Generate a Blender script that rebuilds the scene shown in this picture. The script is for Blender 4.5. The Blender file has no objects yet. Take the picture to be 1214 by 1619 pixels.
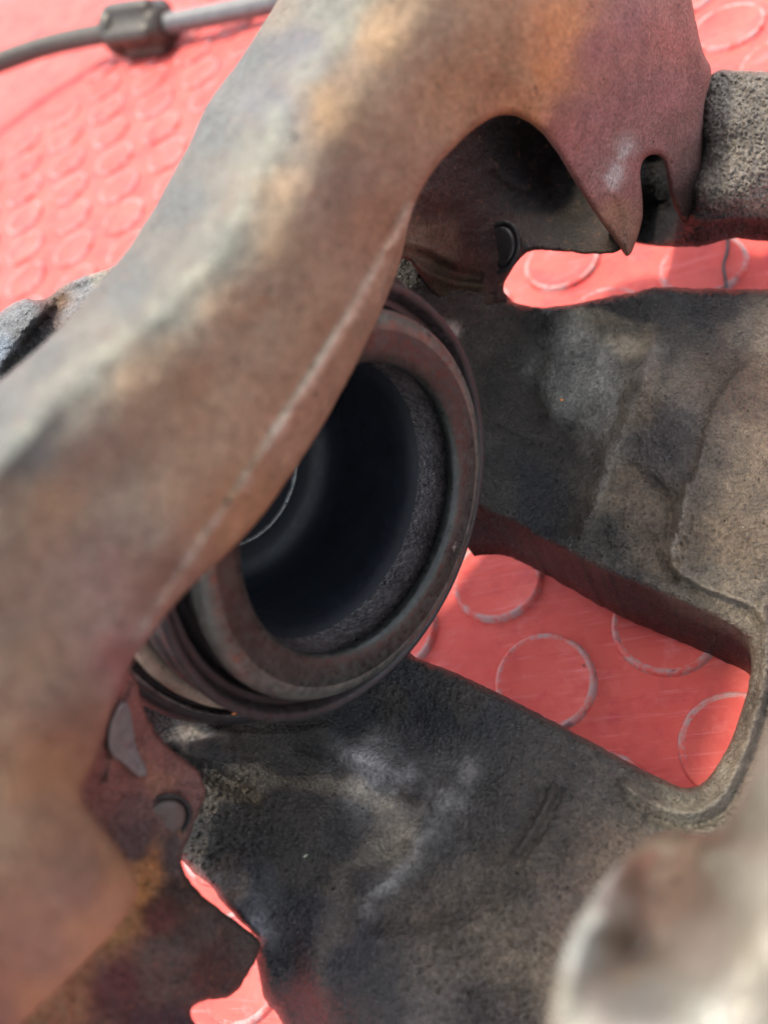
import bpy, math
import numpy as np
from mathutils import Matrix, Vector

S = bpy.context.scene
# ------------------------------------------------------------------ camera
FPX, CX, CY = 1216.0, 607.0, 809.5          # focal length and centre of the 1214x1619 photograph
CAM_H = 172.0                                # camera height above the mat, mm
n_ = np.array([.515, .609, 1.0]); n_ /= np.linalg.norm(n_)
UP = -n_                                     # world up in camera coordinates (x right, y down, z forward)
XW = np.array([1., 0, 0]) - UP[0] * UP; XW /= np.linalg.norm(XW)
YW = np.cross(UP, XW)
ROT = np.array([XW, YW, UP])                 # camera coords -> world axes


def W(P):
    """camera-frame millimetres to world metres"""
    P = np.atleast_2d(np.asarray(P, float))
    w = P @ ROT.T
    w[:, 2] += CAM_H
    return w * .001


def px(x, y, z):
    x = np.asarray(x, float); y = np.asarray(y, float); z = np.asarray(z, float)
    return np.stack([(x - CX) / FPX * z, (y - CY) / FPX * z, z + 0 * x], -1)


def floor_z(x, y):
    r = np.stack([(np.asarray(x, float) - CX) / FPX, (np.asarray(y, float) - CY) / FPX, 1 + 0 * np.asarray(x, float)], -1)
    return CAM_H / (r @ n_)


cam_d = bpy.data.cameras.new('camera')
cam = bpy.data.objects.new('camera', cam_d)
S.collection.objects.link(cam)
R = np.array([ROT @ [1, 0, 0], ROT @ [0, -1, 0], ROT @ [0, 0, -1]]).T
M = Matrix.Identity(4)
for i in range(3):
    for j in range(3):
        M[i][j] = R[i, j]
M.translation = Vector(W([0, 0, 0])[0])
cam.matrix_world = M
cam_d.sensor_fit = 'VERTICAL'
cam_d.sensor_height = 36
cam_d.lens = 36 * FPX / 1619
cam_d.clip_start = .005
cam_d.clip_end = 50
cam_d.dof.use_dof = True
cam_d.dof.focus_distance = .150
cam_d.dof.aperture_fstop = cam_d.lens / 2.5
S.camera = cam

# ------------------------------------------------------------------ light
lc = np.array([-.60, -.56, -.57])
lw = ROT @ lc; lw /= np.linalg.norm(lw)      # towards the light
elev = math.asin(lw[2]); azim = math.atan2(lw[0], lw[1])
wd = bpy.data.worlds.new('World'); S.world = wd; wd.use_nodes = True
nt = wd.node_tree; bg = nt.nodes['Background']
sky = nt.nodes.new('ShaderNodeTexSky'); sky.sky_type = 'NISHITA'; sky.sun_disc = False
sky.sun_elevation = elev; sky.sun_rotation = azim; sky.air_density = .8; sky.dust_density = 2
hs = nt.nodes.new('ShaderNodeHueSaturation'); hs.inputs['Saturation'].default_value = .38
nt.links.new(sky.outputs[0], hs.inputs['Color']); nt.links.new(hs.outputs[0], bg.inputs[0]); bg.inputs[1].default_value = .14
sd = bpy.data.lights.new('sun', 'SUN'); sun = bpy.data.objects.new('sun', sd)
S.collection.objects.link(sun)
sd.energy = 1.25; sd.angle = math.radians(4); sd.color = (1, .90, .74)
sun.rotation_euler = Vector(lw).to_track_quat('Z', 'Y').to_euler()
sun.location = Vector(lw) * 2
S.view_settings.view_transform = 'Standard'; S.view_settings.look = 'None'
S.view_settings.gamma = 1; S.view_settings.exposure = 2.05
S.cycles.max_bounces = 6

# ------------------------------------------------------------------ numeric helpers
RNG = np.random.RandomState(7)
LAT = RNG.rand(256, 256)


def vnoise(x, y):
    xi = np.floor(x).astype(int); yi = np.floor(y).astype(int)
    u = x - xi; v = y - yi
    u = u * u * u * (u * (u * 6 - 15) + 10); v = v * v * v * (v * (v * 6 - 15) + 10)
    a = LAT[xi & 255, yi & 255]; b = LAT[(xi + 1) & 255, yi & 255]
    c = LAT[xi & 255, (yi + 1) & 255]; d = LAT[(xi + 1) & 255, (yi + 1) & 255]
    return (a * (1 - u) + b * u) * (1 - v) + (c * (1 - u) + d * u) * v - .5


def fbm(x, y, s, o=4, g=.5):
    r = 0; a = 1; t = 0
    for k in range(o):
        c, sn = math.cos(.6 + k), math.sin(.6 + k)
        r = r + a * vnoise((x * c - y * sn) / s + 17 * k, (x * sn + y * c) / s + 31 * k)
        s *= .5; a *= g
    return r


def rbf(pts):
    P = np.array(pts, float); p = P[:, :2] / 200.; z = P[:, 2:]
    n = len(p)
    def ker(r2): return .5 * r2 * np.log(r2 + 1e-9)
    d = ((p[:, None] - p[None]) ** 2).sum(2)
    K = ker(d) + np.eye(n) * .02
    A = np.zeros((n + 3, n + 3)); A[:n, :n] = K
    A[:n, n:] = np.c_[np.ones(n), p]; A[n:, :n] = A[:n, n:].T
    w = np.linalg.solve(A, np.r_[z, np.zeros((3, z.shape[1]))])
    lo, hi = z.min() - 8, z.max() + 8
    def f(x, y):
        q = np.c_[x, y] / 200.
        out = np.zeros(len(q))
        for s in range(0, len(q), 40000):
            qq = q[s:s + 40000]
            dd = ((qq[:, None] - p[None]) ** 2).sum(2)
            out[s:s + 40000] = (ker(dd) @ w[:n] + np.c_[np.ones(len(qq)), qq] @ w[n:])[:, 0]
        return np.clip(out, lo, hi)
    return f


def chaikin(P, k=2, closed=True):
    P = np.array(P, float)
    for _ in range(k):
        Q = np.roll(P, -1, 0) if closed else P[1:]
        A = P if closed else P[:-1]
        N = np.stack([A * .75 + Q * .25, A * .25 + Q * .75], 1).reshape(-1, 2)
        if not closed: N = np.r_[P[:1], N, P[-1:]]
        P = N
    return P


def ragged(P, amp, s, seed=0):
    """subdivide a closed outline and wobble it"""
    out = []
    for a, b in zip(P, np.roll(P, -1, 0)):
        m = max(1, int(np.hypot(*(b - a)) / 5))
        for k in range(m): out.append(a + (b - a) * k / m)
    P = np.array(out)
    return P + np.c_[fbm(P[:, 0] + seed, P[:, 1], s, 3), fbm(P[:, 0] + 500 + seed, P[:, 1], s, 3)] * amp * 2


def seg_near(X, P, closed=True, keep=None):
    """distance to polyline and the nearest point"""
    A = P if closed else P[:-1]; B = np.roll(P, -1, 0) if closed else P[1:]
    best = np.full(len(X), 1e18); near = np.zeros_like(X)
    for k, (a, b) in enumerate(zip(A, B)):
        d = b - a; L = d @ d
        if L < 1e-9 or (keep is not None and not keep[k]): continue
        t = np.clip(((X - a) @ d) / L, 0, 1)
        q = a + t[:, None] * d
        dd = ((X - q) ** 2).sum(1)
        m = dd < best
        best[m] = dd[m]; near[m] = q[m]
    return np.sqrt(best), near


def inside(X, P):
    r = np.zeros(len(X), bool)
    for a, b in zip(P, np.roll(P, -1, 0)):
        if a[1] == b[1]: continue
        m = ((a[1] > X[:, 1]) != (b[1] > X[:, 1])) & (X[:, 0] < (b[0] - a[0]) * (X[:, 1] - a[1]) / (b[1] - a[1]) + a[0])
        r ^= m
    return r


def smooth(t): t = np.clip(t, 0, 1); return t * t * (3 - 2 * t)


def zones(lst, warp=18, p=4.0, over=(), gain=.74):
    Z = np.array([z[:2] for z in lst], float); C = np.array([z[2] for z in lst], float)
    def f(x, y):
        wx = x + fbm(x, y, 70, 4, .6) * warp * 2; wy = y + fbm(x + 300, y, 70, 4, .6) * warp * 2
        num = np.zeros((len(x), 3)); den = np.zeros(len(x))
        for (a, b), c in zip(Z, C):
            w = 1 / (((wx - a) ** 2 + (wy - b) ** 2) / 2500. + .05) ** (p / 2)
            num += w[:, None] * c; den += w
        c = num / den[:, None]
        for pl, w, oc, am in over:
            d, _ = seg_near(np.c_[wx * .25 + x * .75, wy * .25 + y * .75], np.array(pl, float), False)
            k = np.minimum(1, am * np.exp(-(d / w) ** 2) * np.clip(.6 + 1.4 * fbm(x, y + 77, 30, 3), 0, 1))[:, None]
            c = c * (1 - k) + np.array(oc) * k
        return c * gain
    return f


# ------------------------------------------------------------------ object helpers
def mesh_obj(name, V, F, mat, parent=None, col=None, smooth_=True, mat_idx=None):
    me = bpy.data.meshes.new(name)
    V = np.asarray(V, float)
    off = np.zeros(3); q = parent
    while q is not None:
        off = off + np.array(q.location); q = q.parent
    F = [tuple(f) for f in F] if not isinstance(F, np.ndarray) else F
    if isinstance(F, np.ndarray):
        me.vertices.add(len(V)); me.vertices.foreach_set('co', (V - off).astype(np.float32).ravel())
        k = F.shape[1]
        me.loops.add(F.size); me.loops.foreach_set('vertex_index', F.ravel().astype(np.int32))
        me.polygons.add(len(F)); me.polygons.foreach_set('loop_start', np.arange(0, F.size, k, dtype=np.int32))
        me.update(calc_edges=True)
    else:
        me.from_pydata((V - off).tolist(), [], F); me.update()
    me.polygons.foreach_set('use_smooth', np.full(len(me.polygons), smooth_))
    mats = mat if isinstance(mat, list) else [mat]
    for m in mats: me.materials.append(m)
    if mat_idx is not None: me.polygons.foreach_set('material_index', np.asarray(mat_idx, np.int32))
    if col is not None:
        at = me.color_attributes.new('tone', 'FLOAT_COLOR', 'POINT')
        at.data.foreach_set('color', np.c_[col, np.ones(len(col))].astype(np.float32).ravel())
    me.update()
    o = bpy.data.objects.new(name, me); S.collection.objects.link(o)
    if parent is not None: o.parent = parent
    return o


def thing(name, label, cat, loc, group=None):
    o = bpy.data.objects.new(name, None); S.collection.objects.link(o)
    o.location = loc; o.empty_display_size = .01
    o['label'] = label; o['category'] = cat
    if group: o['group'] = group
    return o


def relief(name, outline, zf, mat, parent, holes=(), step=3.0, thick=10., er=14., ed=5., down=False, taper=.0,
           cz=None, wall=None, rough=.25, rs=9., fine=.0, feats=(), jag=(0, 20)):
    """A solid casting: front surface over an outline, rounded edges, real thickness and a back."""
    out = chaikin(outline)
    if jag[0]: out = ragged(out, jag[0], jag[1])
    hs = [chaikin(h) for h in holes]
    if jag[0]: hs = [ragged(h, jag[0] * .6, jag[1], 50) for h in hs]
    x0, y0 = out.min(0) - step; x1, y1 = out.max(0) + step
    gx = np.arange(x0, x1 + step, step); gy = np.arange(y0, y1 + step, step)
    nx, ny = len(gx), len(gy)
    X = np.stack(np.meshgrid(gx, gy), -1).reshape(-1, 2)
    ins = inside(X, out)
    for h in hs: ins &= ~inside(X, h)
    I = ins.reshape(ny, nx)
    cell = (I[:-1, :-1].astype(int) + I[1:, :-1] + I[:-1, 1:] + I[1:, 1:]) >= 2
    cy, cx = np.nonzero(cell)
    F = np.stack([cy * nx + cx, (cy + 1) * nx + cx, (cy + 1) * nx + cx + 1, cy * nx + cx + 1], 1)
    used = np.zeros(nx * ny, bool); used[F.ravel()] = True
    idx = -np.ones(nx * ny, int); idx[used] = np.arange(used.sum())
    X = X[used]; ins = ins[used]; F = idx[F]
    # edges on the border
    E = np.concatenate([F[:, [0, 1]], F[:, [1, 2]], F[:, [2, 3]], F[:, [3, 0]]])
    key = np.minimum(E[:, 0], E[:, 1]) * (10 ** 7) + np.maximum(E[:, 0], E[:, 1])
    u, inv, cnt = np.unique(key, return_inverse=True, return_counts=True)
    BE = E[cnt[inv] == 1]
    bv = np.unique(BE)
    d, near = seg_near(X, out); 
    for k, h in enumerate(hs):
        mid_ = (h + np.roll(h, -1, 0)) / 2
        keep = np.ones(len(h), bool)
        for q, g in enumerate(hs):
            if q != k: keep &= ~inside(mid_, g)
        d2, n2 = seg_near(X, h, True, keep); m = d2 < d; d[m] = d2[m]; near[m] = n2[m]
    X[bv] = near[bv]; d[bv] = 0
    x, y = X[:, 0], X[:, 1]
    Z = zf(x, y)
    t = np.clip(d / er, 0, 1)
    base = Z.copy()
    Z = Z + ed * (1 - np.sqrt(np.clip(1 - (1 - t) ** 2, 0, 1)))
    for f in feats: Z = Z + f(x, y)
    if rough: Z = Z + rough * fbm(x, y, rs * 4, 4, .6)
    if fine: Z = Z + fine * fbm(x + 900, y, rs, 3, .7)
    P = px(x, y, Z)
    # back
    cen = np.array([x[ins].mean(), y[ins].mean()])
    if down:
        B = P + thick * (-UP)
        B[:, :] = px(x, y, base + 0) + thick * (-UP) + 0
    else:
        tb = taper * np.exp(-d / (3 * er))
        xb = x; yb = y
        B = px(x, y, base + thick + ed)
        # pull the back rim inward so it never shows past the front
        g = np.zeros((len(x), 2)); 
        if taper:
            c, nr = seg_near(X, out)
            bb = bv
            cc = cen - X
            L = np.linalg.norm(cc, axis=1)[:, None] + 1e-6
            B[:, :2] += cc / L * taper
    n = len(P); V = np.r_[P, B]
    # keep the two ring rows of the wall
    mid = []
    rings = 3
    loop_ids = {v: i for i, v in enumerate(bv)}
    m_of = np.zeros(n, int); m_of[bv] = np.arange(len(bv))
    Vs = [V]; prev = bv.copy(); faces = [F[:, ::-1], F + n]
    basei = 2 * n
    ring_idx = [bv]
    for r in range(1, rings):
        s = r / rings
        Q = P[bv] * (1 - s) + B[bv] * s
        Q[:, 2] += rough * .8 * fbm(x[bv] + 40 * r, y[bv] + 99, rs * 2, 2)
        Vs.append(Q); ring_idx.append(np.arange(basei, basei + len(bv))); basei += len(bv)
    ring_idx.append(bv + n)
    a = m_of[BE[:, 0]]; b = m_of[BE[:, 1]]
    for r in range(rings):
        A, Bq = ring_idx[r], ring_idx[r + 1]
        faces.append(np.stack([A[a], A[b], Bq[b], Bq[a]], 1))
    V = np.concatenate(Vs); Fa = np.concatenate(faces)
    col = None
    if cz is not None:
        c = cz(x, y)
        col = np.r_[c, c * 1.0] if rings < 2 else np.r_[c, c, np.tile(c[bv] if wall is None else np.tile(wall, (len(bv), 1)), (rings - 1, 1))]
        if wall is not None: col[n + bv] = wall
    return mesh_obj(name, W(V), Fa, mat, parent, col)


def ridge(pts, w, a, closed=False):
    P = chaikin(pts, 2, closed)
    def f(x, y):
        d, _ = seg_near(np.c_[x, y], P, closed)
        return -a * np.exp(-(d / w) ** 2)
    return f


def pit(poly, w, a):
    """sunken (a>0) or proud (a<0) area with a soft border of width w"""
    P = chaikin(poly)
    def f(x, y):
        X = np.c_[x, y]; d, _ = seg_near(X, P); s = np.where(inside(X, P), d, -d)
        return a * smooth(s / w + .5)
    return f


AX = np.array([.7345, .239, -.6351]); AX /= np.linalg.norm(AX)
PC = np.array([-2.4, .37, 103.85]) * 1.185
E1 = np.cross(AX, [0, 1., 0]); E1 /= np.linalg.norm(E1); E2 = np.cross(AX, E1)


def lathe(name, prof, mat, parent, N=160, wob=0., closed=False, col=None, centre=PC, ax=AX, e1=E1, e2=E2, seed=0, arc=None, noise=0.):
    prof = np.array(prof, float)
    # resample long profile segments
    t = np.linspace(0, 2 * np.pi, N, endpoint=False)
    if arc: t = np.linspace(arc[0], arc[1], N)
    V = []
    for k, (r, h) in enumerate(prof):
        rr = r + wob * fbm(np.cos(t) * 40 + seed, np.sin(t) * 40 + k * 3, 12, 3) + noise * fbm(t * 300, np.full(N, k * 7.), 5, 2)
        V.append(centre + ax * h + np.outer(rr * np.cos(t), e1) + np.outer(rr * np.sin(t), e2))
    m = len(prof); V = np.concatenate(V)
    F = []
    last = N if not arc else N - 1
    mm = m if closed else m - 1
    for k in range(mm):
        a = (k % m) * N; b = ((k + 1) % m) * N
        i = np.arange(last); j = (i + 1) % N
        F.append(np.stack([a + i, a + j, b + j, b + i], 1))
    F = np.concatenate(F)
    return mesh_obj(name, W(V), F, mat, parent, None if col is None else np.repeat(np.array(col), N, 0))


def tube(name, pts, rad, mat, parent, N=20, caps=True, flute=0, fl=0., sub=3):
    P = np.array(pts, float)
    for _ in range(sub):
        P = np.r_[P[:1], np.stack([P[:-1] * .75 + P[1:] * .25, P[:-1] * .25 + P[1:] * .75], 1).reshape(-1, 3), P[-1:]]
    T = np.gradient(P, axis=0); T /= np.linalg.norm(T, axis=1)[:, None]
    a = np.cross(T[0], [0, 0, 1.]); a /= np.linalg.norm(a)
    V = []; n = len(P)
    rad = np.interp(np.linspace(0, 1, n), np.linspace(0, 1, len(rad)), rad) if np.ndim(rad) else np.full(n, rad)
    t = np.linspace(0, 2 * np.pi, N, endpoint=False)
    for i in range(n):
        a = a - (a @ T[i]) * T[i]; a /= np.linalg.norm(a); b = np.cross(T[i], a)
        r = rad[i] * (1 + fl * np.sign(np.cos(flute * t)) * np.abs(np.cos(flute * t)) ** .4) if flute else rad[i] + 0 * t
        V.append(P[i] + np.outer(r * np.cos(t), a) + np.outer(r * np.sin(t), b))
    F = []
    for i in range(n - 1):
        for k in range(N):
            F.append((i * N + k, i * N + (k + 1) % N, (i + 1) * N + (k + 1) % N, (i + 1) * N + k))
    if caps: F.append(tuple(range(N))[::-1]); F.append(tuple((n - 1) * N + k for k in range(N)))
    return mesh_obj(name, W(np.concatenate(V)), F, mat, parent)


# ------------------------------------------------------------------ materials
def metal(name, base=None, rough=.5, metallic=.3, grain=1400, bump=.5, dist=.0002, spots=None, spot_col=(.3, .1, .03), var=.35,
          rough_var=.25, big=180, spec=.5, stretch=None, coat=0., gvar=None, glint=0.):
    m = bpy.data.materials.new(name); m.use_nodes = True
    nt = m.node_tree; N = nt.nodes; L = nt.links; b = N['Principled BSDF']
    tc = N.new('ShaderNodeTexCoord'); co = tc.outputs['Object']
    if stretch:
        mp = N.new('ShaderNodeMapping'); mp.inputs['Rotation'].default_value = stretch[1]; mp.inputs['Scale'].default_value = stretch[0]
        L.new(co, mp.inputs[0]); co2 = mp.outputs[0]
    else: co2 = co
    def noise(s, d=6, r=.6, c=co, dist_=0.):
        n = N.new('ShaderNodeTexNoise'); n.inputs['Scale'].default_value = s; n.inputs['Detail'].default_value = d
        n.inputs['Roughness'].default_value = r; n.inputs['Distortion'].default_value = dist_
        L.new(c, n.inputs['Vector']); return n.outputs['Fac']
    def ramp(f, a, c, lo=0., hi=1.):
        r = N.new('ShaderNodeMapRange'); r.inputs[1].default_value = a; r.inputs[2].default_value = c
        r.inputs[3].default_value = lo; r.inputs[4].default_value = hi; L.new(f, r.inputs[0]); return r.outputs[0]
    if base is None:
        at = N.new('ShaderNodeAttribute'); at.attribute_name = 'tone'; c = at.outputs['Color']
    else:
        rgb = N.new('ShaderNodeRGB'); rgb.outputs[0].default_value = (*[v * .74 for v in base], 1); c = rgb.outputs[0]
    def mul(c, f):
        mx = N.new('ShaderNodeMix'); mx.data_type = 'RGBA'; mx.blend_type = 'MULTIPLY'; mx.inputs[0].default_value = 1
        L.new(c, mx.inputs[6]); cb = N.new('ShaderNodeCombineColor')
        for k in range(3): L.new(f, cb.inputs[k])
        L.new(cb.outputs[0], mx.inputs[7]); return mx.outputs[2]
    def mix(c, f, col):
        mx = N.new('ShaderNodeMix'); mx.data_type = 'RGBA'
        L.new(f, mx.inputs[0]); L.new(c, mx.inputs[6]); mx.inputs[7].default_value = (*col, 1); return mx.outputs[2]
    nb = noise(big, 5, .65); ng = noise(grain, 4, .65, co2); nm = noise(big * 4.3, 5, .7)
    c = mul(c, ramp(nb, .3, .7, 1 - var, 1 + var))
    c = mul(c, ramp(nm, .3, .7, 1 - var * .6, 1 + var * .6))
    c = mul(c, ramp(ng, .3, .7, 1 - (gvar or var * .7), 1 + (gvar or var * .7)))
    if spots:
        c = mix(c, ramp(noise(spots[0], 5, .7), spots[1], spots[2]), spot_col)
        # dark pits
    pit_ = ramp(noise(grain * .35, 3, .8), .66, .72)
    c = mix(c, pit_, (.012, .01, .01))
    L.new(c, b.inputs['Base Color'])
    b.inputs['Metallic'].default_value = metallic
    b.inputs['Specular IOR Level'].default_value = spec
    ro = ramp(nm, .3, .7, max(.05, rough - rough_var), min(1, rough + rough_var))
    if glint:
        g_ = ramp(noise(grain * 1.3, 2, .6), .6, .68, 1., .35)
        mm_ = N.new('ShaderNodeMath'); mm_.operation = 'MULTIPLY'; L.new(ro, mm_.inputs[0]); L.new(g_, mm_.inputs[1]); ro = mm_.outputs[0]
        L.new(ramp(g_, .35, 1., min(1, spec + glint), spec), b.inputs['Specular IOR Level'])
    L.new(ro, b.inputs['Roughness'])
    if coat:
        b.inputs['Coat Weight'].default_value = coat; b.inputs['Coat Roughness'].default_value = .25
    bp = N.new('ShaderNodeBump'); bp.inputs['Strength'].default_value = bump; bp.inputs['Distance'].default_value = dist
    hgt = N.new('ShaderNodeMath'); hgt.operation = 'ADD'; L.new(ng, hgt.inputs[0])
    h2 = N.new('ShaderNodeMath'); h2.operation = 'MULTIPLY'; L.new(nm, h2.inputs[0]); h2.inputs[1].default_value = .6
    L.new(h2.outputs[0], hgt.inputs[1])
    h3 = N.new('ShaderNodeMath'); h3.operation = 'SUBTRACT'; L.new(hgt.outputs[0], h3.inputs[0]); L.new(pit_, h3.inputs[1])
    L.new(h3.outputs[0], bp.inputs['Height']); L.new(bp.outputs[0], b.inputs['Normal'])
    return m


M_body = metal('greasy_cast_iron', None, .34, .0, 1500, 1.0, .0009, var=.5, spec=.5, rough_var=.15, big=120, gvar=.5, glint=.6)
M_rust = metal('rusty_cast_iron', None, .6, .0, 1700, 1.0, .0005, spots=(420, .6, .78), spot_col=(.2, .09, .045), var=.2, gvar=.45, spec=.22)
M_arm = metal('rough_grey_casting', None, .38, .3, 1300, 1.0, .0011, var=.35, spec=.25, rough_var=.15, gvar=.5, glint=.7)
M_pale = metal('pale_bare_metal', None, .4, .1, 500, .3, .0003, var=.15, spec=.6)
M_pist = metal('piston_steel', (.038, .042, .037), .42, .35, 900, .4, .00012, spots=(230, .66, .74), spot_col=(.2, .18, .16), var=.35)
M_rim = metal('worn_piston_edge', (.105, .11, .095), .42, .45, 700, .4, .00015, spots=(260, .55, .7), spot_col=(.12, .06, .04), var=.3)
M_cup = metal('deep_bore_shade', (.009, .012, .017), .5, .0, 600, .15, .0001, var=.2, spec=.3, rough_var=.1)  # near-black base holds the shade of the deep hollow
M_wall = metal('oily_bore_wall', None, .26, .3, 900, .8, .0004, var=.4, spec=1.0, rough_var=.08)
M_side = metal('shaded_piston_side', (.05, .044, .042), .5, .3, 900, .4, .0001, var=.3)
M_ring = metal('worn_ring_and_glint', (.13, .135, .13), .35, .5, 900, .5, .0002, var=.5)
M_boot = metal('dusty_black_rubber', (.02, .019, .02), .55, 0, 1200, .4, .0002, var=.4)
M_seat = metal('tan_bore_face', (.3, .25, .19), .5, .2, 900, .6, .0003, var=.3)
M_chip = metal('orange_rust_flake', (.6, .2, .05), .7, 0, 2000, .3, .0001)
M_hose = metal('dusty_rubber_hose', (.085, .077, .066), .6, 0, 700, .3, .0002, var=.15, spec=.3)
M_crimp = metal('crimped_steel', (.07, .062, .05), .45, .5, 500, .3, .0003, var=.25)
M_tube = metal('grey_steel_tube', (.16, .16, .155), .45, .4, 500, .2, .0002, var=.2)


def mat_floor(name, stud=False):
    m = bpy.data.materials.new(name); m.use_nodes = True
    nt = m.node_tree; N = nt.nodes; L = nt.links; b = N['Principled BSDF']
    g = N.new('ShaderNodeNewGeometry'); co = g.outputs['Position']
    def noise(s, d=5, r=.6, c=co):
        n = N.new('ShaderNodeTexNoise'); n.inputs['Scale'].default_value = s; n.inputs['Detail'].default_value = d
        n.inputs['Roughness'].default_value = r; L.new(c, n.inputs['Vector']); return n.outputs['Fac']
    def ramp(f, a, c, lo=0., hi=1.):
        r = N.new('ShaderNodeMapRange'); r.inputs[1].default_value = a; r.inputs[2].default_value = c
        r.inputs[3].default_value = lo; r.inputs[4].default_value = hi; L.new(f, r.inputs[0]); return r.outputs[0]
    def mix(c, f, col, cin=None):
        mx = N.new('ShaderNodeMix'); mx.data_type = 'RGBA'
        L.new(f, mx.inputs[0])
        if cin is None: mx.inputs[6].default_value = (*c, 1)
        else: L.new(cin, mx.inputs[6])
        mx.inputs[7].default_value = (*col, 1); return mx.outputs[2]
    c = mix((.52, .078, .066), ramp(noise(45), .35, .7), (.58, .115, .095))
    c = mix(None, ramp(noise(260, 6, .7), .55, .8), (.48, .05, .06), c)
    c = mix(None, ramp(noise(75, 6, .7), .5, .75, 0, .7), (.33, .04, .055), c)
    c = mix(None, ramp(noise(110, 5, .75), .56, .8, 0, .6), (.62, .2, .2), c)
    # faint scratches: stretched noise in two directions
    for rz, s in ((.6, 1), (-.9, 2), (1.4, 3)):
        mp = N.new('ShaderNodeMapping'); mp.inputs['Rotation'].default_value = (0, 0, rz); mp.inputs['Scale'].default_value = (1, 14, 1)
        mp.inputs['Location'].default_value = (s, s, 0)
        L.new(co, mp.inputs[0])
        c = mix(None, ramp(noise(30 + 11 * s, 3, .6, mp.outputs[0]), .6, .72, 0, .3), (.70, .24, .25) if s != 2 else (.36, .03, .04), c)
    c = mix(None, ramp(noise(520, 3, .6), .72, .76, 0, .8), (.10, .04, .05), c)
    if stud == 'rim':
        c = mix(None, ramp(noise(130, 6, .75), .44, .56, 0, .8), (.36, .26, .25), c)
        c = mix(None, ramp(noise(300, 5, .7), .58, .66, 0, .8), (.12, .08, .09), c)
    L.new(c, b.inputs['Base Color'])
    L.new(ramp(noise(120), .3, .7, .5, .7), b.inputs['Roughness'])
    b.inputs['Specular IOR Level'].default_value = .1
    bp = N.new('ShaderNodeBump'); bp.inputs['Strength'].default_value = .35; bp.inputs['Distance'].default_value = .0004
    L.new(noise(400, 6, .7), bp.inputs['Height']); L.new(bp.outputs[0], b.inputs['Normal'])
    return m


M_floor = mat_floor('red_rubber'); M_studrim = mat_floor('scuffed_stud_edge', 'rim')

# ------------------------------------------------------------------ floor mat
def ground(name, x0, x1, y0, y1, z, m):
    o = mesh_obj(name, [(x0, y0, z), (x1, y0, z), (x1, y1, z), (x0, y1, z)], [(0, 1, 2, 3)], m, smooth_=False)
    o['kind'] = 'structure'; return o


cor = np.array([W(r_ * floor_z(u, v))[0] for u, v, r_ in [(u, v, px(u, v, 1.0)) for u in (-40, 1254) for v in (-30, 1660)]])
print('corners', cor)
ground('added_bounce_floor', -4, 4, -4, 4, -.004, metal('added_floor_grey', (.24, .235, .22), .8, 0, 60, .3, .001))  # unseen grey ground beyond the mat, added to cut its red bounce
fl = ground('floor', cor[:, 0].min() - .45, cor[:, 0].max() + .12, cor[:, 1].min() - .12, cor[:, 1].max() + .6, 0, M_floor)
fl['kind'] = 'structure'
# stud lattice, fitted to the photograph (spacing s on the floor plane)
SP = CAM_H / 5.79
e1 = np.array([1., 0, 0]) - n_[0] * n_; e1 /= np.linalg.norm(e1); e2 = np.cross(n_, e1)
LA = e1 * math.cos(1.256) + e2 * math.sin(1.256); LB = -e1 * math.sin(1.256) + e2 * math.cos(1.256)
O0 = np.array([.965, .574, 6.554]) * SP
O0 *= CAM_H / (O0 @ n_)
prof = [(0, 1.0), (.345, 1.0), (.362, 1.12), (.375, 1.1), (.388, .75), (.398, 0.0)]
NS = 56; sv = []; sf = []; smi = []
sv.append((0, 0, .0015))
for r, h in prof[1:]:
    for k in range(NS):
        a = 2 * math.pi * k / NS
        sv.append((r * SP * .001 * math.cos(a), r * SP * .001 * math.sin(a), h * .0015))
for k in range(NS):
    sf.append((0, 1 + k, 1 + (k + 1) % NS)); smi.append(0)
for q in range(len(prof) - 2):
    for k in range(NS):
        a = 1 + q * NS; b = a + NS
        sf.append((a + k, b + k, b + (k + 1) % NS, a + (k + 1) % NS)); smi.append(1)
stud0 = None; cnt = 0
cands = []
for i in range(-40, 8):
    for j in range(-20, 40):
        c = O0 + (i * LA + j * LB) * SP
        if c[2] < 60: continue
        u, v = FPX * c[0] / c[2] + CX, FPX * c[1] / c[2] + CY
        if -420 < u < 1560 and -240 < v < 1950: cands.append((c[2], W(c)[0]))
cands.sort(key=lambda t: t[0])
for z, w in cands[:300]:
    if stud0 is None:
        stud0 = o = mesh_obj('stud', sv, sf, [M_floor, M_studrim], mat_idx=smi)
    else:
        o = stud0.copy(); S.collection.objects.link(o)
    o.parent = fl; o.location = w
    o.rotation_euler = (0, 0, RNG.rand() * 6.28)
print('studs', len(cands))

# ------------------------------------------------------------------ the brake caliper (greasy dark casting with piston)
cal = thing('brake_caliper', 'greasy dark cast iron brake caliper with hollow piston and square window', 'brake caliper', W(PC)[0] * np.array([1, 1, 0]) + np.array([0, 0, .02]))

tq = np.linspace(0, 2 * np.pi, 48, endpoint=False)
CB = PC + AX * -13.5
bore = CB + 37.5 * (np.outer(np.cos(tq), E1) + np.outer(np.sin(tq), E2))
bore_px = np.c_[FPX * bore[:, 0] / bore[:, 2] + CX, FPX * bore[:, 1] / bore[:, 2] + CY]

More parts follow.
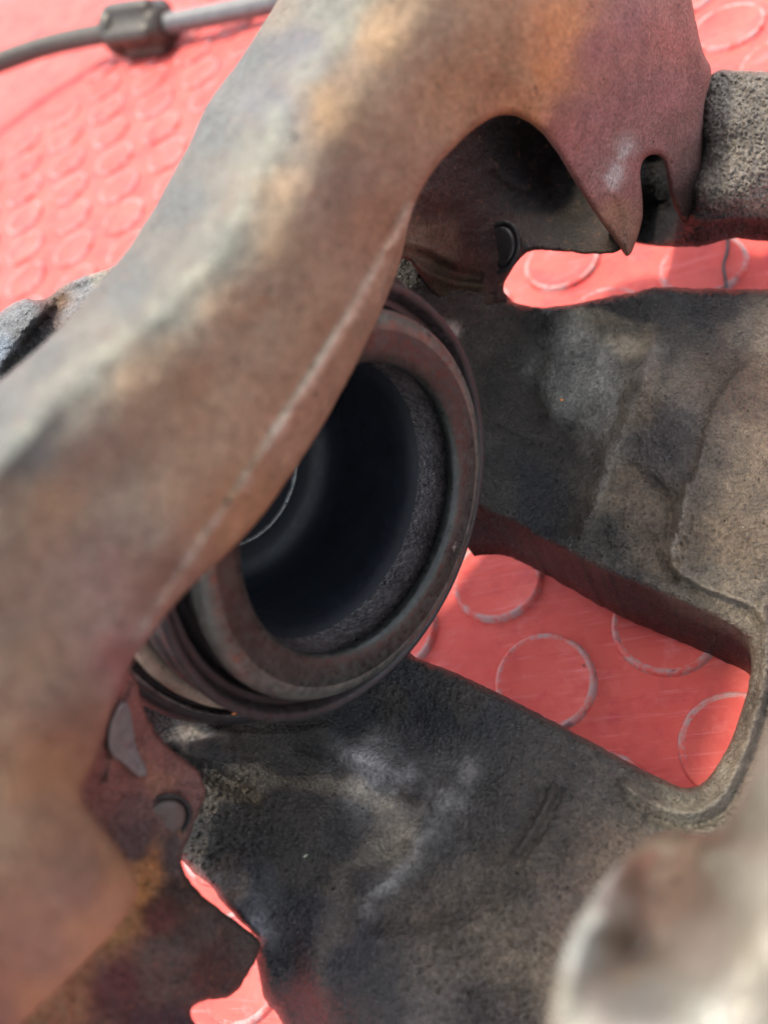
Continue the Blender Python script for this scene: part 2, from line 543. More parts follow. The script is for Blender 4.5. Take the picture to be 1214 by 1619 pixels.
body_out = [(540, 380), (620, 378), (665, 400), (700, 440), (760, 455), (792, 460), (812, 478), (845, 488), (900, 481), (950, 470), (1000, 461), (1040, 452), (1100, 457), (1160, 456), (1214, 456), (1420, 470),
            (1420, 1700), (1300, 1850), (520, 1850), (450, 1625), (430, 1592), (416, 1580), (412, 1548), (405, 1512), (412, 1488), (375, 1452), (352, 1428), (335, 1402), (312, 1386), (292, 1366), (250, 1330),
            (170, 1200), (140, 1100), (160, 980), (200, 850), (330, 640), (450, 500)]
win = [(600, 900), (640, 815), (730, 792), (800, 822), (870, 862), (950, 905), (1065, 950), (1150, 988), (1183, 1010), (1188, 1040), (1186, 1072), (1165, 1150), (1140, 1202), (1115, 1236), (1090, 1247), (1060, 1241),
       (950, 1181), (850, 1127), (720, 1062), (672, 1047), (640, 1030), (600, 1000), (610, 950)]
bz = rbf([(1214, 456, 172), (1420, 470, 170), (1000, 462, 176), (1100, 480, 170), (840, 490, 172), (700, 440, 160), (600, 440, 158), (850, 550, 176), (900, 575, 171.5), (950, 610, 167), (985, 655, 162.5), (1000, 560, 168), (850, 650, 171), (920, 680, 168), (845, 600, 175),
          (800, 700, 168), (790, 800, 163), (1020, 600, 158), (1050, 700, 156), (1000, 750, 158), (950, 800, 156), (880, 820, 160), (1200, 600, 158), (1200, 800, 148), (1100, 900, 148), (850, 860, 158), (950, 880, 152),
          (1180, 1000, 143), (1214, 1150, 136), (1150, 1230, 134), (1080, 1280, 131), (950, 1230, 133), (820, 1150, 138), (700, 1090, 144), (640, 1050, 148), (660, 1180, 142),
          (600, 1160, 146), (540, 1180, 144), (450, 1200, 140), (350, 1150, 136), (300, 1150, 134), (220, 1100, 126), (160, 1150, 130), (600, 1230, 139), (500, 1280, 133), (560, 1300, 134), (650, 1280, 133),
          (430, 1330, 131), (500, 1400, 127), (600, 1400, 124), (700, 1400, 122), (800, 1400, 121), (350, 1400, 131), (420, 1500, 128), (470, 1560, 122), (700, 1550, 116), (850, 1500, 116), (1000, 1350, 124),
          (1300, 1300, 126), (1100, 1500, 115), (560, 1850, 112), (1000, 1850, 102), (450, 1625, 128), (1400, 1700, 100), (1400, 900, 145), (330, 640, 140), (200, 850, 126)])
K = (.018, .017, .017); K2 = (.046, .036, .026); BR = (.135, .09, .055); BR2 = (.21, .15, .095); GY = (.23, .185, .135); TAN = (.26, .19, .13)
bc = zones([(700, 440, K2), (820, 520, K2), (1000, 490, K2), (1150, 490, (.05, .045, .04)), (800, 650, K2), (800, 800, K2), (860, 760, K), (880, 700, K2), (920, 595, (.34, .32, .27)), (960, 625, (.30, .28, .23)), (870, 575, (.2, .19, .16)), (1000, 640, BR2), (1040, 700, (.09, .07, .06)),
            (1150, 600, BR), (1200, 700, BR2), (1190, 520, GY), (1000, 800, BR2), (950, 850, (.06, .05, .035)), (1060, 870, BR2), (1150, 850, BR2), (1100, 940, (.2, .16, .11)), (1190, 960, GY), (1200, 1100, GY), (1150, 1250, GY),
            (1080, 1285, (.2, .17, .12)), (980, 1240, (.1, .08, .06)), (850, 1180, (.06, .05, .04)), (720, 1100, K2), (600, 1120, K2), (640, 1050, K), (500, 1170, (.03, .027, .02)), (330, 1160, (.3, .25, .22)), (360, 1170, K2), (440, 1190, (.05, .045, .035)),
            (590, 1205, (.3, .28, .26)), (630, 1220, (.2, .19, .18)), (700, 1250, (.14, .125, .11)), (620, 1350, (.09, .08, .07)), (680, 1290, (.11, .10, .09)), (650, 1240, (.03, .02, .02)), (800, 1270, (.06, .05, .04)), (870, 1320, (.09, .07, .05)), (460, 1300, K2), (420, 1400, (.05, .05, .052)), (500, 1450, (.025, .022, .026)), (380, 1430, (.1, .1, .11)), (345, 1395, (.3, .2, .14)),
            (450, 1550, (.022, .018, .02)), (560, 1500, (.035, .028, .028)), (700, 1450, (.14, .105, .075)), (700, 1520, (.15, .115, .085)), (800, 1400, (.13, .1, .07)), (800, 1500, (.2, .15, .1)), (640, 1480, (.09, .07, .055)), (950, 1350, (.18, .13, .09)), (700, 1590, (.13, .1, .085)), (900, 1450, (.2, .14, .1)), (230, 1150, K), (250, 1220, K), (330, 1250, K2), (308, 1310, K), (350, 1330, K2), (400, 1250, K2), (450, 1250, K2), (330, 1210, K), (520, 1330, (.04, .038, .036)), (480, 1380, K2), (600, 1600, (.05, .04, .035)), (680, 1130, K), (560, 1140, K), (770, 1130, (.03, .027, .025)), (760, 600, K2), (830, 830, K), (1000, 930, (.03, .024, .02))], 18, gain=.5, over=[([(730, 1215), (700, 1265), (650, 1345), (585, 1430)], 20, (.36, .34, .31), .8), ([(560, 1195), (610, 1210), (645, 1222)], 22, (.45, .43, .41), .9), ([(1030, 560), (985, 680), (940, 790)], 12, (.34, .3, .24), .7), ([(1085, 770), (1062, 870), (1095, 925), (1200, 965)], 7, (.4, .34, .26), .8), ([(345, 1385), (385, 1450), (410, 1490)], 24, (.4, .4, .42), .8), ([(1120, 1100), (1150, 1260), (1080, 1292), (990, 1250)], 10, (.36, .32, .24), .7), ([(700, 505), (722, 520)], 10, (.5, .42, .36), 1.), ([(310, 1150), (345, 1165)], 16, (.6, .54, .46), 1.)])  # pale seeds and strips put lit patches and ridge highlights into the colour
bfe = [pit([(1090, 765), (1062, 880), (1092, 925), (1200, 962), (1400, 1000), (1400, 500), (1150, 560)], 12, -1.4),
       pit([(930, 735), (1035, 748), (1066, 800), (1052, 880), (1085, 935), (950, 872), (915, 810)], 12, 1.3),
       pit([(765, 560), (835, 590), (850, 660), (960, 690), (930, 830), (860, 850), (780, 840), (760, 700)], 30, 3.0),
       pit([(640, 1250), (735, 1285), (860, 1380), (800, 1420), (640, 1480), (560, 1450)], 45, 1.8),
       ridge([(1035, 530), (1015, 600), (985, 680), (960, 740), (935, 800), (925, 830)], 15, 2.6),
       ridge([(1085, 765), (1075, 820), (1060, 870), (1062, 900), (1100, 925), (1160, 945), (1200, 965), (1225, 1010)], 6, 1.8),
       ridge([(950, 738), (990, 735), (1040, 760), (1065, 800), (1058, 860)], 9, -1.3),
       ridge([(1035, 850), (1050, 905), (1100, 930)], 6, -.9),
       ridge([(845, 500), (850, 560), (835, 600), (850, 650)], 20, -3.0),
       ridge([(775, 670), (820, 695), (850, 700)], 6, -1.2),
       ridge([(750, 845), (790, 870), (815, 900)], 10, -2.5),
       ridge([(875, 1245), (850, 1300), (815, 1350)], 6, 1.6), ridge([(888, 1250), (862, 1305), (826, 1358)], 6, -.9),
       ridge([(735, 1210), (700, 1270), (640, 1360), (570, 1440)], 20, 1.5), ridge([(765, 1230), (725, 1300), (660, 1400)], 18, -.7),
       ridge([(600, 1245), (690, 1280), (730, 1320), (790, 1360)], 8, -.6),
       ridge([(470, 1180), (520, 1195), (540, 1225)], 8, -1.2),
       ridge([(560, 1190), (600, 1205), (650, 1225)], 24, 3.5), ridge([(300, 1170), (340, 1160)], 22, 4),
       ridge([(280, 1190), (340, 1225), (400, 1260)], 14, -3.5), ridge([(340, 1160), (440, 1165), (520, 1150)], 10, 1.2),
       ridge([(330, 1400), (360, 1430), (400, 1480)], 26, 3.5), ridge([(420, 1370), (380, 1420)], 30, 2),
       ridge([(1205, 960), (1214, 1040), (1196, 1130), (1165, 1215), (1130, 1275), (1080, 1288), (1030, 1272), (985, 1240)], 9, 2.3),
       ridge([(1225, 1050), (1208, 1140), (1180, 1220), (1145, 1290), (1085, 1312), (1020, 1292)], 6, -1.2),
       ridge([(700, 525), (730, 570), (745, 620)], 9, 2.2),
       ridge([(450, 1500), (470, 1600), (480, 1700)], 30, -2)]
relief('housing', body_out, bz, M_body, cal, holes=[win, bore_px], step=2.4, thick=24, er=16, ed=3.5, down=True, cz=bc, wall=(.006, .006, .006), rough=.5, rs=22, fine=.0, feats=bfe + [lambda x, y: .42 * fbm(x + 900, y, 5.5, 2, .7) * (.5 + 1.1 * np.clip(.5 + 1.5 * fbm(x, y + 400, 160, 2), 0, 1))], jag=(1.6, 14))  # near-black wall colour carries the shade inside the window

# cylinder behind the piston, its end cap closed
lathe('cylinder', [(35, -13), (37, -14.5), (36.5, -24), (33, -36), (26, -38), (.1, -38)], M_boot, cal, N=96, wob=.5)
# piston: rim, outer wall, inner walls
pis = lathe('piston', [(25.15, -3.2), (24.1, -2.6), (23.9, -1.3), (24.5, -.5), (26, -.2), (28.6, .15), (29.0, .1)], M_pist, cal, N=220, wob=.12)
lathe('edge_band', [(29.0, .1), (29.6, .2), (31.0, -.35), (31.7, -1.1), (32.0, -1.7)], M_rim, pis, N=220, wob=.08)
lathe('outer_wall', [(32.0, -1.7), (32.0, -3.6), (31.4, -4.4), (30.6, -4.9), (30.2, -6), (30.2, -30)], M_side, pis, N=200, wob=.1)
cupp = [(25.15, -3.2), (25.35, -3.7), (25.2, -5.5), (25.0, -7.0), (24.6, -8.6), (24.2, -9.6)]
cupc = [(.018, .015, .015), (.018, .015, .015), (.06, .052, .05), (.08, .07, .068), (.07, .062, .062), (.04, .036, .038)]  # dark at ledge and deep end: shade graded into the wall tone
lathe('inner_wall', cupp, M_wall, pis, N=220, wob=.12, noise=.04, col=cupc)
lathe('cup_floor', [(24.2, -9.6), (23.4, -10.8), (22.9, -12.4), (22.7, -15), (22.6, -27), (22.0, -30.5), (20.2, -32.9), (17.6, -33.7), (15.2, -33.8)], M_cup, pis, N=180)
lathe('cup_glint_ring', [(15.2, -33.8), (14.9, -33.2), (14.5, -33.1), (14.1, -33.8)], M_ring, pis, N=160)  # paler ring paints the highlight arc on the cup floor
lathe('cup_centre', [(14.1, -33.8), (6, -34), (.05, -34.2)], M_cup, pis, N=96)
bt = lathe('dust_boot', [(30.2, -8), (31.2, -8.2), (32.2, -7.0), (32.8, -5.2), (33.3, -4.9), (33.9, -5.6), (34.3, -5.2), (34.8, -3.6), (35.6, -2.9), (36.3, -3.2), (36.6, -4.2), (36.4, -5.4), (35.5, -6.6), (35.3, -8), (35.9, -8.8), (36.4, -9.6), (36.3, -10.8), (35.6, -11.8), (35.2, -15), (33, -20)], M_boot, cal, N=220, wob=.22, noise=.05)
lathe('bore_lip', [(35.2, -13.4), (35.8, -12.6), (36.6, -12.1), (38.0, -12.2), (38.5, -12.9), (38.6, -14.5)], M_seat, cal, N=220, wob=.25, noise=.08)
lathe('bore_groove', [(38.6, -14.4), (39.0, -15.6), (39.5, -15.4), (39.9, -14.6), (40.4, -14.3), (41.5, -14.8), (42.5, -16), (42.5, -24)], M_boot, cal, N=220, wob=.25, noise=.05)
lathe('retaining_ring', [(39.5, -14.4), (39.75, -13.9), (40.15, -13.9), (40.3, -14.4), (39.9, -14.8)], M_ring, cal, N=220, wob=.35, noise=.1, closed=True)

# ------------------------------------------------------------------ rusty bracket arching over the caliper
brk = thing('caliper_bracket', 'rusty brown cast bracket arching over the piston, with riveted ends', 'bracket', W(px(100, 1200, 110))[0] * np.array([1, 1, 0]))
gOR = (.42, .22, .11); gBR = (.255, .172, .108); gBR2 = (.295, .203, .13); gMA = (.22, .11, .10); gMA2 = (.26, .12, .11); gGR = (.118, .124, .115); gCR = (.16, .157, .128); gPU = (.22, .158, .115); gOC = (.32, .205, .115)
bri_out = [(470, -150), (458, -40), (440, 0), (415, 42), (385, 88), (345, 140), (320, 180), (306, 215), (290, 245), (268, 285), (245, 328), (215, 375), (190, 410), (160, 445), (118, 495), (75, 540), (30, 578), (0, 604), (-60, 650), (-200, 760),
           (-200, 1800), (-60, 1750), (20, 1630), (70, 1585), (125, 1530), (175, 1480), (210, 1435), (222, 1400), (205, 1365), (160, 1310), (122, 1258), (140, 1222), (158, 1180), (176, 1120), (205, 1050),
           (250, 985), (300, 928), (350, 882), (402, 832), (450, 765), (500, 690), (545, 610), (585, 530), (612, 470), (636, 405), (646, 345), (665, 300), (692, 258), (738, 212), (770, 188), (802, 178), (835, 190),
           (868, 220), (893, 262), (920, 306), (950, 352), (974, 382), (985, 400), (992, 407), (999, 398), (1010, 368), (1016, 335), (1014, 300), (1010, 268), (1018, 248), (1038, 243), (1050, 254), (1056, 290), (1064, 325), (1078, 352), (1098, 350), (1110, 300), (1110, 220), (1112, 160), (1128, 112),
           (1112, 88), (1102, 50), (1093, 0), (1080, -60), (1060, -150)]
brz = rbf([(440, 0, 114), (470, -150, 118), (385, 88, 112), (320, 180, 109), (245, 328, 101), (190, 410, 95), (75, 540, 85), (0, 604, 79), (-200, 760, 66),
           (580, 10, 92), (560, -150, 95), (505, 85, 90), (440, 185, 87), (400, 300, 83), (330, 430, 77), (240, 530, 72), (130, 620, 66.5), (40, 720, 63), (-150, 900, 58),
           (510, 30, 99), (420, 150, 95), (350, 260, 92), (290, 380, 86), (180, 490, 79), (60, 620, 70), (0, 680, 66),
           (700, 0, 92), (700, -150, 94), (650, 120, 91), (850, 0, 104), (800, 100, 104), (860, 180, 116), (930, 60, 119), (940, 200, 130), (1000, 100, 133), (1000, -100, 132), (1090, 0, 143), (1110, 100, 150), (1100, 250, 160), (1090, 345, 166), (1060, 220, 152), (1000, 250, 144), (960, 280, 139), (1010, 340, 154), (790, 182, 112), (900, 270, 131), (990, 400, 153),
           (650, 330, 101), (560, 480, 93), (480, 610, 88), (400, 740, 83), (300, 890, 77), (220, 1020, 73), (185, 1110, 73), (640, 400, 113), (600, 500, 106), (500, 690, 100), (402, 832, 94), (300, 928, 87), (215, 1040, 82), (165, 1180, 82),
           (550, 250, 86), (500, 400, 84), (420, 500, 81), (350, 600, 77), (250, 700, 72), (350, 700, 78), (150, 780, 68), (200, 900, 71), (100, 1000, 67), (120, 1120, 68), (50, 1200, 65), (90, 1300, 66), (60, 1450, 64), (150, 1400, 70), (205, 1400, 79), (120, 1520, 76), (-50, 1619, 60), (0, 900, 61), (-150, 1200, 58), (-150, 1700, 60), (20, 1620, 70)])
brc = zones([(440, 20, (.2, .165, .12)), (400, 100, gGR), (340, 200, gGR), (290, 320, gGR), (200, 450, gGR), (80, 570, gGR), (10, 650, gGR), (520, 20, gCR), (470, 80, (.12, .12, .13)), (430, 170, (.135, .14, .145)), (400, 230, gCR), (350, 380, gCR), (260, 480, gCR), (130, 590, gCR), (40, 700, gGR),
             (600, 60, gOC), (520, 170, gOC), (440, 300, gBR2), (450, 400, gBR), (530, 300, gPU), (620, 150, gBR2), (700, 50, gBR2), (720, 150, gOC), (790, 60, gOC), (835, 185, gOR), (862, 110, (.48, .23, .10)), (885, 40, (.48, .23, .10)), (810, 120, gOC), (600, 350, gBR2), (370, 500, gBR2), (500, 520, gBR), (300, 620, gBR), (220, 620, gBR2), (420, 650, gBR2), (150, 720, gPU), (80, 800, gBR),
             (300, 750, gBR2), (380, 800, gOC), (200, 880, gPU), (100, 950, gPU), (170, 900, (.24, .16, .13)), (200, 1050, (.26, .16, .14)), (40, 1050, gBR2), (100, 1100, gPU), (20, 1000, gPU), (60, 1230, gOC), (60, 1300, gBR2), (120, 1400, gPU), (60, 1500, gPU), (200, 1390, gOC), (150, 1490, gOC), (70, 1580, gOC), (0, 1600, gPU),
             (940, 80, gMA2), (1000, 50, gMA2), (1060, 60, (.3, .12, .10)), (930, 180, gMA), (1000, 160, gMA), (1060, 150, gMA2), (890, 220, gMA2), (950, 290, gMA), (1030, 210, gMA), (985, 345, (.24, .14, .09)), (985, 380, (.16, .09, .06)), (990, 300, gMA), (950, 245, gMA), (1000, 270, gMA2), (1085, 260, (.14, .07, .06)), (1075, 320, (.05, .025, .02)), (1090, 345, (.03, .015, .012)), (1070, 290, (.10, .05, .045)), (1102, 300, (.05, .035, .03))], 9, 3.0, gain=.8, over=[([(590, -20), (520, 70), (455, 150), (428, 210), (398, 290), (365, 360), (310, 430), (240, 500), (150, 565), (60, 650), (0, 740)], 30, (.25, .245, .19), .6), ([(648, 330), (600, 420), (540, 520), (478, 620), (440, 680)], 8, (.6, .52, .4), 1.), ([(986, 232), (974, 262), (958, 292)], 17, (.34, .31, .29), 1.3), ([(440, 680), (400, 745), (300, 890), (235, 985)], 11, (.45, .37, .29), .8)])  # cream lines along ridge and crease paint their highlights into the colour
bri_f = [ridge([(590, -60), (520, 70), (455, 150), (428, 210), (398, 290), (365, 360), (310, 430), (240, 500), (150, 565), (60, 650), (-20, 760)], 30, 2.2),
         ridge([(648, 330), (600, 420), (540, 520), (478, 620), (400, 745), (300, 890), (235, 985), (190, 1090), (170, 1180)], 7, 1.5),
         ridge([(200, 1130), (185, 1180)], 14, -1.), pit([(940, 320), (965, 300), (985, 335), (990, 400), (975, 400)], 10, 1.2)]
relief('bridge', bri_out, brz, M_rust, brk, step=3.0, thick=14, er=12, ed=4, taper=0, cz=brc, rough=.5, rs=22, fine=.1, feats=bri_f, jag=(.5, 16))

# inner web seen through the arch
web_out = [(560, 440), (590, 330), (640, 170), (760, 110), (880, 150), (960, 270), (1008, 345), (996, 380), (975, 399), (940, 402), (870, 396), (838, 396), (822, 406), (808, 428), (792, 456), (806, 474), (770, 486), (720, 482), (690, 476), (668, 440), (640, 400), (600, 440)]
wz = rbf([(560, 440, 140), (600, 300, 135), (650, 350, 139), (700, 300, 148), (700, 380, 150), (750, 350, 158), (790, 390, 163), (830, 330, 176), (820, 250, 184), (870, 300, 190), (760, 200, 168), (900, 340, 186), (870, 380, 166), (930, 375, 168), (960, 398, 156), (1000, 380, 160), (840, 394, 163), (940, 260, 180), (700, 440, 157), (790, 456, 166), (720, 480, 165), (680, 410, 150), (640, 170, 145), (880, 150, 175)])
wc = zones([(680, 330, (.11, .06, .05)), (730, 300, (.07, .04, .035)), (760, 380, (.09, .045, .04)), (740, 430, (.15, .065, .05)), (790, 440, (.12, .05, .045)), (850, 280, (.012, .010, .012)), (790, 220, (.012, .01, .01)), (900, 350, (.05, .04, .03)), (960, 390, (.10, .07, .05)), (850, 380, (.05, .035, .03)), (655, 385, (.4, .28, .2)), (690, 400, (.28, .17, .12)), (700, 430, (.1, .08, .05)), (700, 250, (.05, .03, .03)), (745, 450, (.12, .09, .05)), (700, 465, (.09, .07, .04)), (880, 300, (.012, .01, .012))], 8, gain=.3)  # low gain and near-black seeds paint the shade behind the arch
wf = [ridge([(640, 382), (680, 392), (720, 415)], 10, 2.5), ridge([(655, 420), (700, 445), (760, 452)], 8, 2.2), ridge([(660, 402), (720, 432), (755, 440)], 9, -2.), ridge([(780, 265), (800, 285), (830, 300)], 8, 2)]
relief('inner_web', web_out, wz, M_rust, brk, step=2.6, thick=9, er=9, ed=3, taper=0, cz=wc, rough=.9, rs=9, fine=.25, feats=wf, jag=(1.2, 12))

# rough grey arm at the upper right
arm_out = [(985, 300), (1010, 220), (1070, 190), (1105, 140), (1130, 109), (1160, 111), (1214, 112), (1420, 118), (1420, 385), (1214, 383), (1175, 377), (1150, 378), (1110, 391), (1060, 390), (1015, 387), (996, 380)]
az = rbf([(985, 300, 172), (1040, 250, 205), (1050, 330, 203), (1010, 380, 192), (1070, 385, 174), (1074, 350, 171), (1100, 350, 162), (1090, 300, 162), (1110, 200, 160), (1140, 120, 162), (1214, 120, 160), (1214, 250, 156), (1150, 250, 157), (1180, 330, 158), (1110, 330, 159), (1214, 365, 170), (1214, 382, 178), (1140, 372, 172), (1420, 250, 152), (1420, 370, 168)])
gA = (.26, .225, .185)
ac = zones([(1020, 300, K), (1050, 350, K), (1040, 260, K), (1060, 300, (.004,.004,.004)), (1030, 340, (.004,.004,.004)), (1040, 290, (.004,.004,.004)), (1010, 370, K), (1040, 380, K), (1070, 360, K), (1075, 330, K), (1050, 230, K), (1020, 250, K), (1070, 375, (.03, .02, .018)), (1110, 380, (.05, .018, .016)), (1200, 372, (.06, .022, .02)), (1180, 200, gA), (1140, 150, gA), (1130, 300, gA), (1200, 320, gA), (1200, 250, gA), (1150, 230, gA), (1095, 230, (.05, .04, .04)), (1100, 170, (.1, .07, .065)), (1350, 250, gA), (1140, 358, (.06, .03, .03))], 10)  # near-black seeds paint the slot's shade into the arm colour
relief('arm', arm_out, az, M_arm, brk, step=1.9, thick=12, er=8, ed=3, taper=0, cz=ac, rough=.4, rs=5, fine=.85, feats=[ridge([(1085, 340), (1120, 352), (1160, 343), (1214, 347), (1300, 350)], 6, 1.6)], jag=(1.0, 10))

# riveted leg plate at the lower left
leg_out = [(60, 1080), (190, 1050), (214, 1062), (222, 1105), (240, 1148), (272, 1186), (308, 1212), (324, 1235), (326, 1262), (312, 1292), (296, 1330), (284, 1362), (300, 1396), (332, 1425), (372, 1455), (416, 1490), (408, 1512), (390, 1545), (368, 1578), (340, 1580), (318, 1582), (296, 1600), (320, 1632), (360, 1700), (300, 1800), (-120, 1800), (-100, 1400), (60, 1300)]
lz = rbf([(190, 1050, 101), (214, 1080, 107), (200, 1170, 108), (272, 1186, 116), (320, 1240, 120), (250, 1290, 114), (180, 1260, 106), (290, 1340, 116), (284, 1362, 117), (220, 1370, 108), (300, 1400, 116), (260, 1420, 108), (350, 1440, 119), (412, 1490, 124), (300, 1520, 112), (370, 1575, 121), (200, 1480, 100), (240, 1600, 106), (100, 1600, 92), (60, 1300, 94), (-100, 1400, 84), (60, 1080, 92), (0, 1800, 88), (340, 1780, 112)])
pMA = (.21, .10, .085)
lc_ = zones([(220, 1100, (.24, .11, .095)), (250, 1180, pMA), (300, 1230, (.19, .10, .085)), (240, 1230, (.25, .13, .09)), (170, 1230, pMA), (200, 1270, (.15, .09, .085)), (270, 1280, (.12, .08, .07)), (210, 1320, (.1, .07, .07)), (270, 1350, (.085, .065, .06)), (230, 1370, (.35, .17, .07)), (215, 1400, (.38, .19, .07)), (180, 1450, (.3, .17, .07)), (100, 1560, (.24, .13, .07)), (280, 1400, (.05, .035, .03)), (250, 1440, (.10, .04, .035)), (300, 1470, (.065, .05, .042)), (380, 1480, (.055, .04, .033)), (330, 1540, (.07, .035, .03)), (260, 1560, (.08, .06, .05)), (200, 1560, (.08, .035, .035)), (250, 1610, (.045, .03, .035)), (280, 1500, (.085, .07, .06))], 14)
relief('leg_plate', leg_out, lz, M_rust, brk, step=2.6, thick=8, er=8, ed=2.2, taper=4, cz=lc_, rough=.9, rs=9, fine=.22, feats=[ridge([(215, 1050), (190, 1110), (172, 1180), (160, 1230)], 8, -1.5)], jag=(1.6, 10))
# bare grey patch where the rust has flaked away: a thin scale with its own edge
pz = lambda x, y: lz(x, y) - 1.1
relief('bare_patch', [(192, 1105), (206, 1116), (211, 1155), (217, 1188), (238, 1224), (220, 1230), (196, 1208), (172, 1190), (172, 1150)], pz, metal('bare_grey_steel', (.2, .205, .2), .5, .2, 1100, .4, .0003, spots=(380, .6, .72), spot_col=(.13, .07, .05), var=.2), brk, step=2.6, thick=.3, er=3, ed=.3, rough=.2)


def rivet(cx, cy, z, nrm, r, mat, label):
    c = px(cx, cy, z); nrm = np.array(nrm, float); nrm /= np.linalg.norm(nrm)
    a = np.cross(nrm, [0, 1, 0]); a /= np.linalg.norm(a); b = np.cross(nrm, a)
    o = lathe('rivet', [(r * 1.0, -2.5), (r * 1.0, .0), (r * .93, .32), (r * .8, .42), (r * .4, .36), (.02, .3)], mat, brk, N=48, wob=.06, centre=c, ax=nrm, e1=a, e2=b)
    o['label'] = label
    lathe('rivet_seat', [(r * 1.3, -.3), (r * 1.26, .06), (r * 1.16, .1), (r * 1.06, -.3), (r * 1.0, -1.2)], M_gap, o, N=48, wob=.1, centre=c, ax=nrm, e1=a, e2=b)
    return o


M_gap = metal('gap_shade', (.012, .01, .01), .7, 0, 900, .3, .0002, var=.2)  # black ring: shade of the gap around a rivet head, as colour
M_riv = metal('dark_rivet', (.085, .07, .06), .5, .2, 900, .3, .0002, var=.2)
M_riv2 = metal('black_rivet', (.02, .016, .016), .5, .2, 900, .3, .0002, var=.2)  # near-black variant of dark_rivet, for the one inside the arch
rivet(259, 1297, 114.9, (.5, .3, -1), 3.3, M_riv, 'grey rivet on the riveted leg end')
rivet(789, 391, 162.6, (-.9, .1, -.75), 4.2, M_riv2, 'black rivet inside the arch')

# rough grey lug at the left edge
lug_out = [(-200, 640), (-80, 540), (0, 496), (18, 480), (36, 472), (66, 474), (82, 466), (100, 450), (128, 438), (160, 428), (190, 419), (300, 400), (330, 560), (100, 760), (-200, 820)]
lgz = rbf([(-200, 640, 160), (0, 496, 158), (36, 474, 158), (20, 540, 148), (60, 500, 151), (-20, 600, 142), (95, 470, 162), (80, 520, 158), (50, 560, 155), (120, 470, 154), (160, 440, 158), (190, 419, 164), (130, 520, 147), (60, 620, 142), (300, 480, 160), (0, 760, 140), (-200, 800, 140)])
gL = (.2, .2, .195)
lgc = zones([(20, 510, gL), (40, 490, gL), (0, 560, (.24, .28, .32)), (80, 490, (.08, .05, .045)), (50, 540, (.1, .09, .085)), (20, 575, (.12, .11, .1)), (95, 480, (.2, .12, .07)), (130, 455, gL), (110, 490, (.22, .2, .19)), (160, 440, (.3, .28, .22)), (60, 580, gL), (150, 500, gL)], 6)
relief('side_lug', lug_out, lgz, M_arm, brk, step=2.4, thick=14, er=10, ed=4, taper=3, cz=lgc, rough=.9, rs=7, fine=.5, feats=[ridge([(105, 478), (70, 510), (45, 545), (10, 590)], 9, -3), ridge([(90, 475), (130, 450), (190, 432)], 6, -1.2)], jag=(1.0, 12))

# pale forked lug very close to the lens at the lower right
pale_out = [(972, 1372), (930, 1420), (900, 1478), (880, 1535), (868, 1590), (862, 1640), (850, 1800), (1420, 1800), (1420, 1000), (1270, 1040), (1225, 1110), (1196, 1195), (1168, 1268), (1136, 1318), (1100, 1318), (1050, 1312), (1005, 1335)]
plz = rbf([(972, 1372, 66), (930, 1450, 56), (905, 1530, 52), (880, 1620, 50), (850, 1800, 50), (960, 1450, 55), (995, 1400, 70), (1010, 1350, 78), (1050, 1350, 80), (1100, 1335, 78), (1060, 1400, 73), (1030, 1450, 66), (1000, 1510, 62), (1140, 1320, 68), (1120, 1400, 62), (1155, 1370, 56), (1200, 1250, 57), (1250, 1200, 53), (1214, 1400, 49), (1100, 1500, 53), (1000, 1600, 50), (1214, 1600, 46), (1420, 1000, 55), (1400, 1400, 48), (1300, 1780, 45)])
cP = (.29, .265, .21)
plc = zones([(920, 1500, (.4, .4, .36)), (890, 1600, cP), (960, 1400, (.36, .355, .32)), (1000, 1365, (.17, .13, .09)), (1020, 1390, (.17, .125, .09)), (1060, 1330, (.15, .115, .08)), (1110, 1330, (.17, .125, .09)), (1080, 1390, (.19, .135, .10)), (1030, 1440, (.20, .145, .11)), (1000, 1500, (.18, .135, .1)), (970, 1550, (.27, .22, .17)), (1150, 1350, cP), (1214, 1200, cP), (1200, 1400, (.28, .25, .2)), (1214, 1550, (.27, .235, .175)), (1100, 1500, (.26, .215, .18)), (1000, 1600, (.25, .235, .21)), (1100, 1600, (.26, .245, .205)), (950, 1600, (.26, .235, .2))], 15)
relief('front_lug', pale_out, plz, M_pale, cal, step=5, thick=9, er=26, ed=4, taper=3, cz=plc, rough=.8, rs=25, fine=.1)

# ------------------------------------------------------------------ brake hose on the mat
hz = thing('brake_hose', 'dusty grey rubber brake hose with crimped steel fitting lying on the red mat', 'hose', W(px(220, 60, 440))[0] * np.array([1, 1, 0]))


def hp(x, y, h):
    r = px(x, y, 1.0); return r * ((CAM_H - h) / (r @ n_))


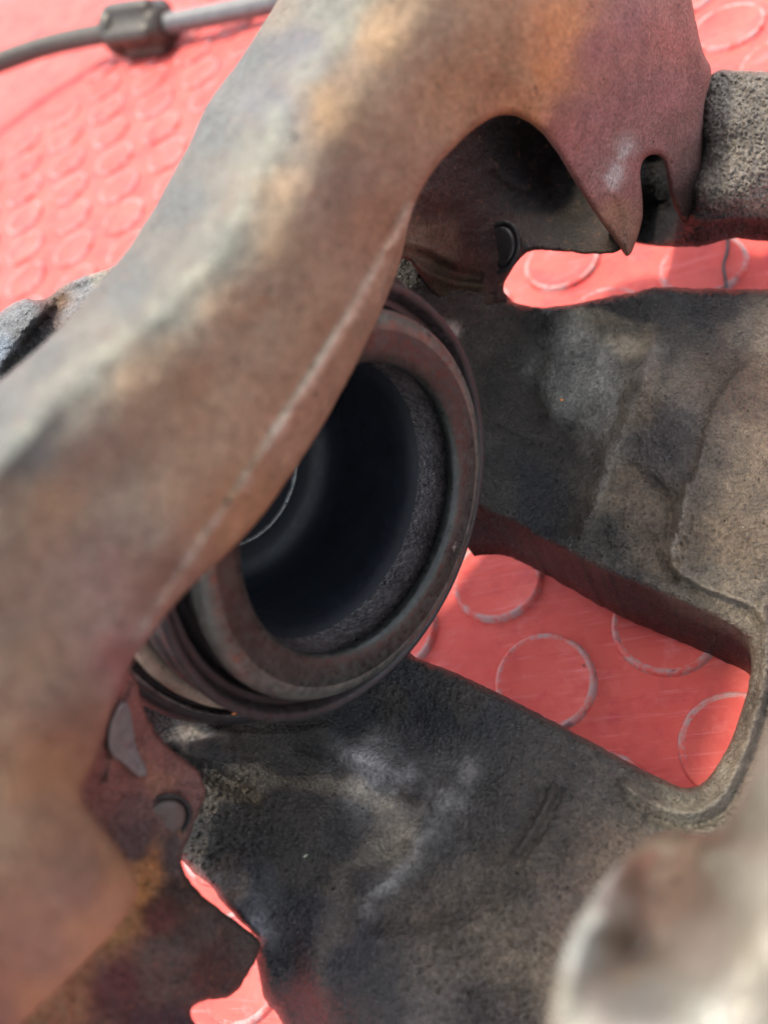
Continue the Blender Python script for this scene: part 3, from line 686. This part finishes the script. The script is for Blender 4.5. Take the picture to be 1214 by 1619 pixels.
a0 = hp(186, 49, 15); a1 = hp(260, 39, 13)
tube('hose', [hp(-160, 175, 40), hp(-60, 122, 33), hp(0, 98, 28), hp(60, 76, 23), hp(120, 61, 18), a0 + (a1 - a0) * .1], 5.6, M_hose, hz, N=28)
tube('steel_pipe', [a0 + (a1 - a0) * .9, hp(330, 25, 11), hp(400, 11, 9.5), hp(470, -6, 9), hp(560, -40, 9)], 5.4, M_tube, hz, N=28)
d = a1 - a0
tube('crimp_sleeve', [a0 + d * .06, a0 + d * .14, a0 + d * .8, a0 + d * 1.0], [11.0, 12.8, 13.2, 13.2, 13.0, 12.4, 9], M_crimp, hz, N=72, flute=5, fl=.15, sub=2)
tube('collar', [a0 + d * -.03, a0 + d * .02, a0 + d * .14, a0 + d * .2], [10, 13.6, 14.2, 13.4, 12], M_crimp, hz, N=40, sub=2)
tube('end_ring', [a0 + d * .86, a0 + d * .9, a0 + d * 1.03, a0 + d * 1.08], [9, 11.2, 11.2, 9, 6], M_crimp, hz, N=40, sub=2)

# ------------------------------------------------------------------ small loose bits
def chip(name, label, cat, cx, cy, z, L, wd_, ang, mat):
    c = px(cx, cy, z); a = np.array([math.cos(ang), math.sin(ang), -.2]); a /= np.linalg.norm(a)
    b = np.cross(a, [0, 0, 1]); b /= np.linalg.norm(b); k = np.cross(a, b)
    V = []
    for s, w_ in ((-1, .25), (-.4, .9), (.3, 1), (1, .3)):
        for q in range(6):
            t = q * math.pi / 3
            V.append(c + a * s * L / 2 + b * math.cos(t) * wd_ * w_ / 2 * (1 + .2 * math.sin(5 * q + s)) + k * math.sin(t) * wd_ * w_ * .3)
    F = [(i * 6 + q, i * 6 + (q + 1) % 6, (i + 1) * 6 + (q + 1) % 6, (i + 1) * 6 + q) for i in range(3) for q in range(6)]
    F += [tuple(range(6))[::-1], tuple(range(18, 24))]
    V = W(np.array(V)); c0 = V.mean(0)
    o = mesh_obj(name, V - c0, F, mat); o.location = c0
    o['label'] = label; o['category'] = cat
    return o


chip('rust_flake', 'tiny orange rust flake on the groove below the piston', 'flake', 373, 1126, 127, 1.7, .7, -.5, M_chip)
chip('metal_shaving', 'thin pale shaving stuck on the dark casting below the piston', 'shaving', 483, 1353, 126.3, 1.1, .25, -.6, metal('pale_shaving', (.5, .55, .4), .5, 0, 500, .2, .0001))
chip('rust_crumb', 'tiny orange crumb on the bright patch right of the piston', 'crumb', 887, 632, 161.5, .9, .5, .2, M_chip)
# thin dark strand across the mat, in the gap below the grey arm
sp = [hp(1152, 340, 2), hp(1150, 385, 2), hp(1149, 400, 2), hp(1142, 418, 2.4), hp(1146, 440, 2), hp(1150, 470, 2), hp(1160, 510, 2)]
st = tube('thread', sp, .42, M_boot, None, N=8)
st['label'] = 'thin dark thread lying on the red mat below the grey arm'; st['category'] = 'thread'
